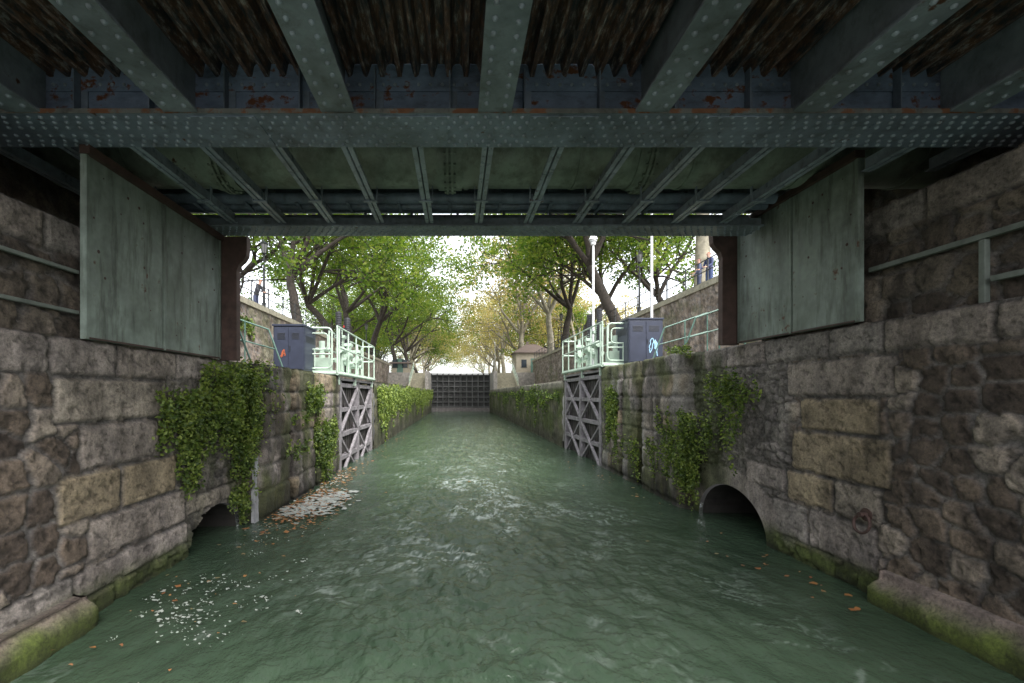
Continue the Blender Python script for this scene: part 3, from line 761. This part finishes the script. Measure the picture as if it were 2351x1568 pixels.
# ---------------------------------------------------------------- quay retaining walls
def fQ(seed):
    def f(s,y,z):
        d,c=rubble(s,z,.36,seed,((.16,.125,.10),(.28,.23,.19),(.36,.31,.27)))
        c=moss(c,.5*ss(.5,.7,fbm(y*.7,z*.7,seed)),(.09,.11,.04));return d*1.4,c
    return f
QL=-9.0;QR=10.0;ZL=6.05;ZR=6.5
wall('quay_retaining_wall',[(QL,7.2),(QL,60)],.09,2.7,ZL,fQ(81),1)
wall('quay_retaining_wall',[(QR,7.2),(QR,60)],.09,3.0,ZR,fQ(83),-1)
mb=MB()
r=random.Random(9)
for xq,s,z in ((QL,1,ZL),(QR,-1,ZR)):
    y=7.2
    while y<60:
        L=r.uniform(1.1,1.5);a,b=sorted((xq+s*.12,xq-s*.45));mb.box(a,b,y,y+L-.012,z,z+.24+r.uniform(0,.01));y+=L
mb.obj('quay_coping',[M_coping],bevel=.015)
ivy('wall_vegetation',QL+.05,1,[(17,20,5.6,4.6,30,.2),(12,14,4.8,3.6,30,.2)],.12,15)
def railing(name,pts,h,step,mat,bars=True):
    mb=MB()
    for p,q in zip(pts[:-1],pts[1:]):
        p=Vector(p);q=Vector(q);L=(q-p).length;n=max(1,int(L/step));u=Vector((0,0,1))
        for k in range(n+1): 
            a=p.lerp(q,k/n);mb.tube(a,a+u*(h+.04),.028,n=6);mb.dome(a+u*(h+.04),(0,0,1),.04)
        for z in (h,h*.55,.12): mb.tube(p+u*z,q+u*z,.022,n=6)
        if bars:
            m_=int(L/.5)
            for k in range(m_): a=p.lerp(q,(k+.5)/m_);mb.tube(a+u*.12,a+u*h,.009,n=4)
    mb.obj(name,[mat])
railing('iron_railing',[(QL-.15,7.6,ZL+.24),(QL-.15,60,ZL+.24)],1.0,1.8,M_black)
railing('iron_railing',[(QR+.15,7.6,ZR+.24),(QR+.15,60,ZR+.24)],1.0,1.8,M_black)
mb=MB()
mb.add([(-900,7.16,ZL+.05),(QL-.02,7.16,ZL+.05),(QL-.02,60,ZL+.05),(-900,60,ZL+.05)],[(0,1,2,3)])
mb.add([(QR+.02,7.16,ZR+.05),(900,7.16,ZR+.05),(900,60,ZR+.05),(QR+.02,60,ZR+.05)],[(0,1,2,3)])
mb.add([(-900,60,5.0),(-3.5,60,5.0),(-3.5,1500,5.0),(-900,1500,5.0)],[(0,1,2,3)])
mb.add([(4.4,60,5.0),(900,60,5.0),(900,1500,5.0),(4.4,1500,5.0)],[(0,1,2,3)])
mb.add([(-900,-600,2.75),(-14,-600,2.75),(-14,7.1,2.75),(-900,7.1,2.75)],[(0,1,2,3)])
mb.add([(14,-600,2.75),(900,-600,2.75),(900,7.1,2.75),(14,7.1,2.75)],[(0,1,2,3)])
mb.obj('ground',[M_ground])
mb=MB();mb.box(-3.5,4.4,61.5,1500,4.2,4.6);mb.obj('upper_canal_water',[bpy.data.materials['water_m']])
mb=MB()
mb.box(QL,-5.95,58.6,60,2.7,5.05);mb.box(7.5,QR,58.6,60,2.7,5.05);mb.box(-3.85,-3.45,54,60.8,2.79,5.0);mb.box(4.3,4.75,54,60.8,2.83,5.0)
mb.obj('stone_headwall',[M_conc],bevel=.02)
for nm,xa,xb in (('stone_staircase',-5.6,-3.86),('stone_staircase',4.76,7.1)):
    mb=MB();n=13
    for k in range(n): mb.box(xa,xb,54.5+k*.33,60,2.79+k*.17+.001,2.79+(k+1)*.17)
    x_=xa-.3 if xa<0 else xb
    mb.add([(x_,54.2,2.8),(x_+.3,54.2,2.8),(x_+.3,60,2.8),(x_,60,2.8),(x_,54.2,3.3),(x_+.3,54.2,3.3),(x_+.3,60,5.4),(x_,60,5.4)],[(0,3,2,1),(4,5,6,7),(0,1,5,4),(1,2,6,5),(2,3,7,6),(3,0,4,7)])
    mb.obj(nm,[M_coping])
railing('stair_railing',[(-5.75,54.3,3.3),(-5.75,60,5.4)],.9,1.0,M_rail,False)
railing('stair_railing',[(7.25,54.3,3.3),(7.25,60,5.4)],.9,1.0,M_rail,False)
# ---------------------------------------------------------------- houses
def house(name,x0,x1,y0,y1,z0,zw,zr):
    e=empty(name);M_w=plain('render_wall',(.30,.265,.205),.85,.15,3);M_r=plain('slate_roof',(.12,.09,.08),.7,.3,12);M_g=plain('window_glass',(.03,.04,.05),.1,.1,3)
    mb=MB();mb.box(x0,x1,y0,y1,z0,zw);mb.obj('walls',[M_w],e)
    o=.35;mb=MB();cx0=x0+(x1-x0)*.35;cx1=x1-(x1-x0)*.35;cy=(y0+y1)/2
    mb.add([(x0-o,y0-o,zw),(x1+o,y0-o,zw),(x1+o,y1+o,zw),(x0-o,y1+o,zw),(cx0,cy,zr),(cx1,cy,zr)],[(0,1,5,4),(1,2,5),(2,3,4,5),(3,0,4),(3,2,1,0)])
    mb.box(x0-o,x1+o,y0-o-.03,y0-o-.001,zw-.12,zw);mb.box(cx0,cx0+.35,cy-.2,cy+.2,zr-.3,zr+.35);mb.obj('roof',[M_r],e)
    mb=MB();w=x1-x0
    for t in (.22,.78):
        c=x0+w*t;mb.box(c-.35,c+.35,y0-.03,y0-.002,z0+.9,z0+1.9);mb.box(c-.42,c+.42,y0-.05,y0-.031,z0+.82,z0+.89)
    for sx,xx in ((-1,x0),(1,x1)):
        a,b=sorted((xx+sx*.002,xx+sx*.03));mb.box(a,b,cy-.4,cy+.4,z0+.9,z0+1.9)
    mb.obj('windows',[M_g],e);mb=MB();c=x0+w*.5;mb.box(c-.42,c+.42,y0-.03,y0-.002,z0+.01,z0+2.05);mb.obj('door',[M_hr],e)
house('lock_keeper_house',7.9,12.6,57+4,61.5+4,5.0,7.9,9.2)
house('gate_keeper_hut',-8.9,-6.6,61.5,64.5,5.0,6.5,7.1)
# ---------------------------------------------------------------- street lamps
def lamp(name,x,y,z,h):
    e=empty(name,(x,y,z));mb=MB()
    pr=[(0,.16),(.12,.16),(.14,.11),(.6,.09),(.64,.12),(.7,.07),(h*.6,.05),(h*.62,.075),(h*.64,.045),(h-.75,.035),(h-.7,.07),(h-.66,.05)]
    for (a,ra),(b,rb) in zip(pr[:-1],pr[1:]): mb.tube((0,0,a),(0,0,b),ra,rb,12)
    mb.tube((-.25,0,h-.95),(.25,0,h-.95),.018)
    for k in range(6):
        t=math.pi*k/3;mb.tube((.11*math.cos(t),.11*math.sin(t),h-.66),(.19*math.cos(t),.19*math.sin(t),h-.2),.012,n=5)
    mb.tube((0,0,h-.2),(0,0,h-.06),.23,.10,6);mb.tube((0,0,h-.06),(0,0,h+.06),.05,.02,6);mb.tube((0,0,h-.67),(0,0,h-.65),.13,.13,6)
    mb.obj('post',[M_black],e)
    mb=MB();mb.tube((0,0,h-.64),(0,0,h-.21),.095,.17,6);mb.obj('glass',[plain('lamp_glass',(.2,.2,.2),.3,.1,4)],e)
lamp('street_lamp',-9.6,22.6,ZL+.05,3.8);lamp('street_lamp',10.4,26.0,ZR+.05,3.9)
lamp('street_lamp',-9.6,48,ZL+.05,3.6);lamp('street_lamp',10.5,46,ZR+.05,3.9)
# ---------------------------------------------------------------- trees
def make_tree(seed,height,spread,r0,fork,per,lsize,bark,leafm,lean=(0,0),nb=4):
    r=random.Random(seed);mb=MB();tips=[]
    def br(p,d,L,rad,lev):
        n=5 if lev<2 else 4;pts=[p.copy()];rs=[rad]
        for k in range(n):
            d=(d+Vector((r.gauss(0,.16),r.gauss(0,.16),r.gauss(0,.08)+(.05 if lev<2 else -.02)))).normalized()
            p=p+d*(L/n);pts.append(p.copy());rs.append(rad*(1-(.3 if lev==0 else .5)*(k+1)/n))
        mb.taper(pts,rs,n=10 if lev==0 else (7 if lev==1 else 5))
        if lev>=3:
            tips.append(pts[-1]);tips.append(pts[-2]-Vector((0,0,r.random()*.4)));return
        if lev==2: tips.append(pts[-1])
        kids=nb if lev==0 else (6 if lev==1 else 5)
        a0=r.random()*6.28
        for k in range(kids):
            if lev==0: t=n
            else: t=r.choice((2,3,4,n)) if k else n
            t=min(t,n);bp=pts[t]
            az=a0+6.283*k/kids+r.gauss(0,.25)
            tilt=r.uniform(.5,.95) if lev==0 else r.uniform(.4,1.1)
            if lev==0:
                dd=Vector((math.cos(az)*math.sin(tilt)+lean[0],math.sin(az)*math.sin(tilt)+lean[1],math.cos(tilt)))
                LL=spread*r.uniform(.5,.72)
            else:
                side=d.orthogonal().normalized();side.rotate(Matrix.Rotation(az,3,d));dd=d*math.cos(tilt)+side*math.sin(tilt)
                LL=L*r.uniform(.5,.72)
            br(bp,dd.normalized(),LL,rs[t]*(.74 if lev==0 else .62),lev+1)
        if lev==0: br(pts[-1],Vector((r.gauss(0,.1)+lean[0]*.5,r.gauss(0,.1),1)).normalized(),(height-fork)*.5,rs[-1]*.8,1)
    mb.taper([(0,0,-.3),(0,0,.15),(0,0,.5)],[r0*1.5,r0*1.2,r0*1.0],10)
    br(Vector((0,0,.4)),Vector((lean[0]*.3,0,1)).normalized(),fork,r0,0)
    g=np.random.default_rng(seed);T=np.array([tuple(t) for t in tips])
    T=T+g.normal(size=T.shape)*.2
    T=T[g.random(len(T))<.9]
    C=np.repeat(T,per,0);C=C+g.normal(size=C.shape)*np.array([.50,.50,.32])
    C=C[C[:,2]>2.2]
    o=mb.obj('tmp',[bark]);tm=o.data;bpy.data.objects.remove(o)
    lm=leaf_obj('crown',C,lsize,leafm,seed,mesh_only=True)
    return tm,lm
V=[make_tree(11,15,10,.33,3.4,38,.235,M_bark,M_leafG,(.3,0)),
   make_tree(23,16,10.5,.36,4.0,36,.235,M_bark,M_leafG,(.3,0)),
   make_tree(35,14,10,.30,3.2,38,.235,M_bark,M_leafG,(.25,0)),
   make_tree(47,16,10.5,.38,4.2,26,.235,M_bark2,M_leafY,(.3,0)),
   make_tree(59,15,10,.32,3.6,24,.23,M_bark2,M_leafY,(.35,0))]
def tree(v,x,y,z,s=1,rot=0,name='chestnut_tree'):
    tm,lm=V[v];t=bpy.data.objects.new(name,tm);t.location=(x,y,z);t.rotation_euler=(0,0,rot);t.scale=(s,s,s);link(t)
    l=bpy.data.objects.new('crown',lm);link(l,t)
r=random.Random(21);PI=math.pi
tree(0,-10.0,28.5,ZL,1.0,.3);tree(1,-13,20,ZL,1.0,-.6);tree(2,-10.3,37,ZL,1.12,-.2);tree(0,-10.5,45,ZL,1.12,.8);tree(1,-10.6,54,ZL,1.12,.1);tree(1,-18,33,ZL,1,.4)
tree(1,10.7,30.5,ZR,1.1,PI+.4);tree(2,10.7,38,ZR,1.15,PI-.3);tree(0,10.8,46,ZR,1.18,PI+.1);tree(3,11.0,54,ZR,1.15,PI+.5,'plane_tree');tree(1,18.5,38,ZR,1,PI)
tree(3,12.8,23.5,ZR,1.15,1.0,'plane_tree')
y=65;k=0
while y<150:
    for s,xx in ((-1,-8.6),(1,8.9)):
        v=r.choice((0,1,2)) if s<0 else (3,4)[k%2]
        if s<0 and k in (2,4,5,7): v=4
        tree(v,xx+r.uniform(-.6,.6),y+r.uniform(-2,2),5.0,r.uniform(1.05,1.25),(0 if s<0 else PI)+r.uniform(-.6,.6),'plane_tree' if v>2 else 'chestnut_tree')
    if k<6:
        tree(r.choice((0,1)),-18+r.uniform(-2,2),y,5,1.1,r.random()*6);tree(r.choice((1,2,4)),19+r.uniform(-2,2),y,5,1.1,r.random()*6)
    y+=10 if y<110 else 14;k+=1
# ---------------------------------------------------------------- people
def person(name,loc,rotz,top,trou,hair,skin=(.40,.24,.18),lean=.0,armf=.35,h=1.72):
    J={};E=[];Rr={}
    def j(n,p,rad,par=None):
        J[n]=(len(J),Vector(p));Rr[n]=rad
        if par: E.append((J[par][0],J[n][0]))
    L=lean
    j('pel',(0,0,.95),(.155,.115));j('wst',(0,L*.3,1.10),(.135,.10),'pel');j('cht',(0,L*.8,1.32),(.165,.115),'wst')
    j('nk',(0,L*1.1,1.48),(.06,.06),'cht');j('jw',(0,L*1.25-.0+.01,1.55),(.065,.075),'nk');j('hd',(0,L*1.3+.005,1.64),(.078,.095),'jw');j('cr',(0,L*1.3,1.71),(.05,.06),'hd')
    for s,t in ((-1,'l'),(1,'r')):
        j('sh'+t,(s*.19,L*.95,1.42),(.06,.06),'cht');j('el'+t,(s*.25,L+.10*armf*2,1.14),(.045,.045),'sh'+t);j('wr'+t,(s*.22,L+armf,1.03),(.028,.028),'el'+t);j('ha'+t,(s*.215,L+armf+.09,1.03),(.035,.018),'wr'+t)
        j('hp'+t,(s*.10,0,.88),(.09,.095),'pel');j('kn'+t,(s*.11,.03,.49),(.058,.062),'hp'+t);j('an'+t,(s*.115,-.02,.09),(.04,.045),'kn'+t);j('to'+t,(s*.13,.15,.04),(.045,.035),'an'+t)
    me=bpy.data.meshes.new(name);me.from_pydata([tuple(v[1]) for v in J.values()],E,[])
    o=bpy.data.objects.new(name,me);link(o)
    sk=o.modifiers.new('s','SKIN');sk.use_smooth_shade=True
    for i,n in enumerate(J):
        me.skin_vertices[0].data[i].radius=Rr[n]
    me.skin_vertices[0].data[0].use_root=True
    su=o.modifiers.new('u','SUBSURF');su.levels=2;su.render_levels=2
    dg=bpy.context.evaluated_depsgraph_get();nm=bpy.data.meshes.new_from_object(o.evaluated_get(dg))
    o.modifiers.clear();o.data=nm
    nm.materials.clear()
    for nme,c in (('skin',skin),('top',top),('trousers',trou),('hair',hair),('shoes',(.03,.03,.03))): nm.materials.append(plain(name+'_'+nme,c,.8,.15,10))
    for p in nm.polygons:
        c=p.center
        if c.z>1.47: p.material_index=3 if (c.z>1.66 or (c.y<L*1.3-.02 and c.z>1.53)) else 0
        elif c.z>.93 or (abs(c.x)>.17 and c.z>.9): p.material_index=0 if (c.y>L+armf-.04 and c.z<1.12) else 1
        elif c.z<.11: p.material_index=4
        else: p.material_index=2
        p.use_smooth=True
    mb=MB()
    for s in (-1,1):
        for q in range(4):
            x=s*.215+(q-1.5)*.019;y=L+armf+.11;ln=(.06,.072,.068,.052)[q]
            mb.tube((x,y,1.03),(x,y+ln*.6,1.025),.009,.008,6);mb.tube((x,y+ln*.6,1.025),(x,y+ln*.85,.995),.008,.006,6)
        mb.tube((s*.215-s*.03,L+armf+.06,1.03),(s*.215-s*.065,L+armf+.10,1.01),.010,.007,6)
        mb.dome((s*.03,L*1.3+.093,1.645),(0,1,0),.011);
        mb.tube((s*.075,L*1.3,1.65),(s*.09,L*1.3-.01,1.63),.02,.025,8)
    mb.tube((0,L*1.3+.09,1.645),(0,L*1.3+.115,1.61),.008,.014,6);mb.tube((-.02,L*1.3+.092,1.575),(.02,L*1.3+.092,1.575),.006,.006,5)
    f=mb.obj('hands_and_face',[nm.materials[0]],o)
    o.location=loc;o.rotation_euler=(0,0,rotz);s=h/1.74;o.scale=(s,s,s)
    return o
Zr=ZR+.05;Zl=ZL+.05
person('standing_person',(10.75,19.4,Zr),math.radians(100),(.03,.04,.10),(.03,.05,.13),(.25,.05,.02),armf=.30,lean=.02,h=1.78)
person('standing_person',(10.8,20.3,Zr),math.radians(70),(.06,.07,.12),(.04,.05,.09),(.05,.03,.02),armf=.22,h=1.8)
person('leaning_person',(-9.75,22.0,Zl),math.radians(-95),(.04,.04,.05),(.05,.06,.12),(.30,.10,.04),lean=.18,armf=.36)
person('standing_person',(-9.75,18.9,Zl),math.radians(-80),(.25,.23,.23),(.04,.05,.08),(.25,.08,.03),armf=.30)
# ---------------------------------------------------------------- world, sun, camera
w=bpy.data.worlds.new('World');sc.world=w;w.use_nodes=True;nt=w.node_tree
bg=nt.nodes['Background'];sky=nt.nodes.new('ShaderNodeTexSky');sky.sky_type='NISHITA';sky.sun_disc=False
EL,AZ=55,150
sky.sun_elevation=math.radians(EL);sky.sun_rotation=math.radians(AZ);sky.dust_density=4;sky.air_density=1
hs=nt.nodes.new('ShaderNodeHueSaturation');hs.inputs['Saturation'].default_value=.22;hs.inputs['Value'].default_value=4.7
nt.links.new(sky.outputs[0],hs.inputs['Color']);nt.links.new(hs.outputs[0],bg.inputs[0]);bg.inputs[1].default_value=.15
sd=bpy.data.lights.new('sun','SUN');sd.energy=1.2;sd.angle=math.radians(20);sd.color=(1,.96,.9)
so=bpy.data.objects.new('sun',sd);link(so)
d=Vector((math.sin(math.radians(AZ))*math.cos(math.radians(EL)),math.cos(math.radians(AZ))*math.cos(math.radians(EL)),math.sin(math.radians(EL))))
so.rotation_euler=d.to_track_quat('Z','Y').to_euler()
cd=bpy.data.cameras.new('camera');cam=bpy.data.objects.new('camera',cd);link(cam)
cam.location=(0,0,H);cam.rotation_euler=(math.radians(90),0,0)
cd.lens=16;cd.sensor_width=36;cd.shift_x=.0534;cd.shift_y=.0515;cd.clip_start=.05;cd.clip_end=3000
sc.camera=cam
sc.view_settings.view_transform='Standard';sc.view_settings.look='None';sc.view_settings.exposure=0
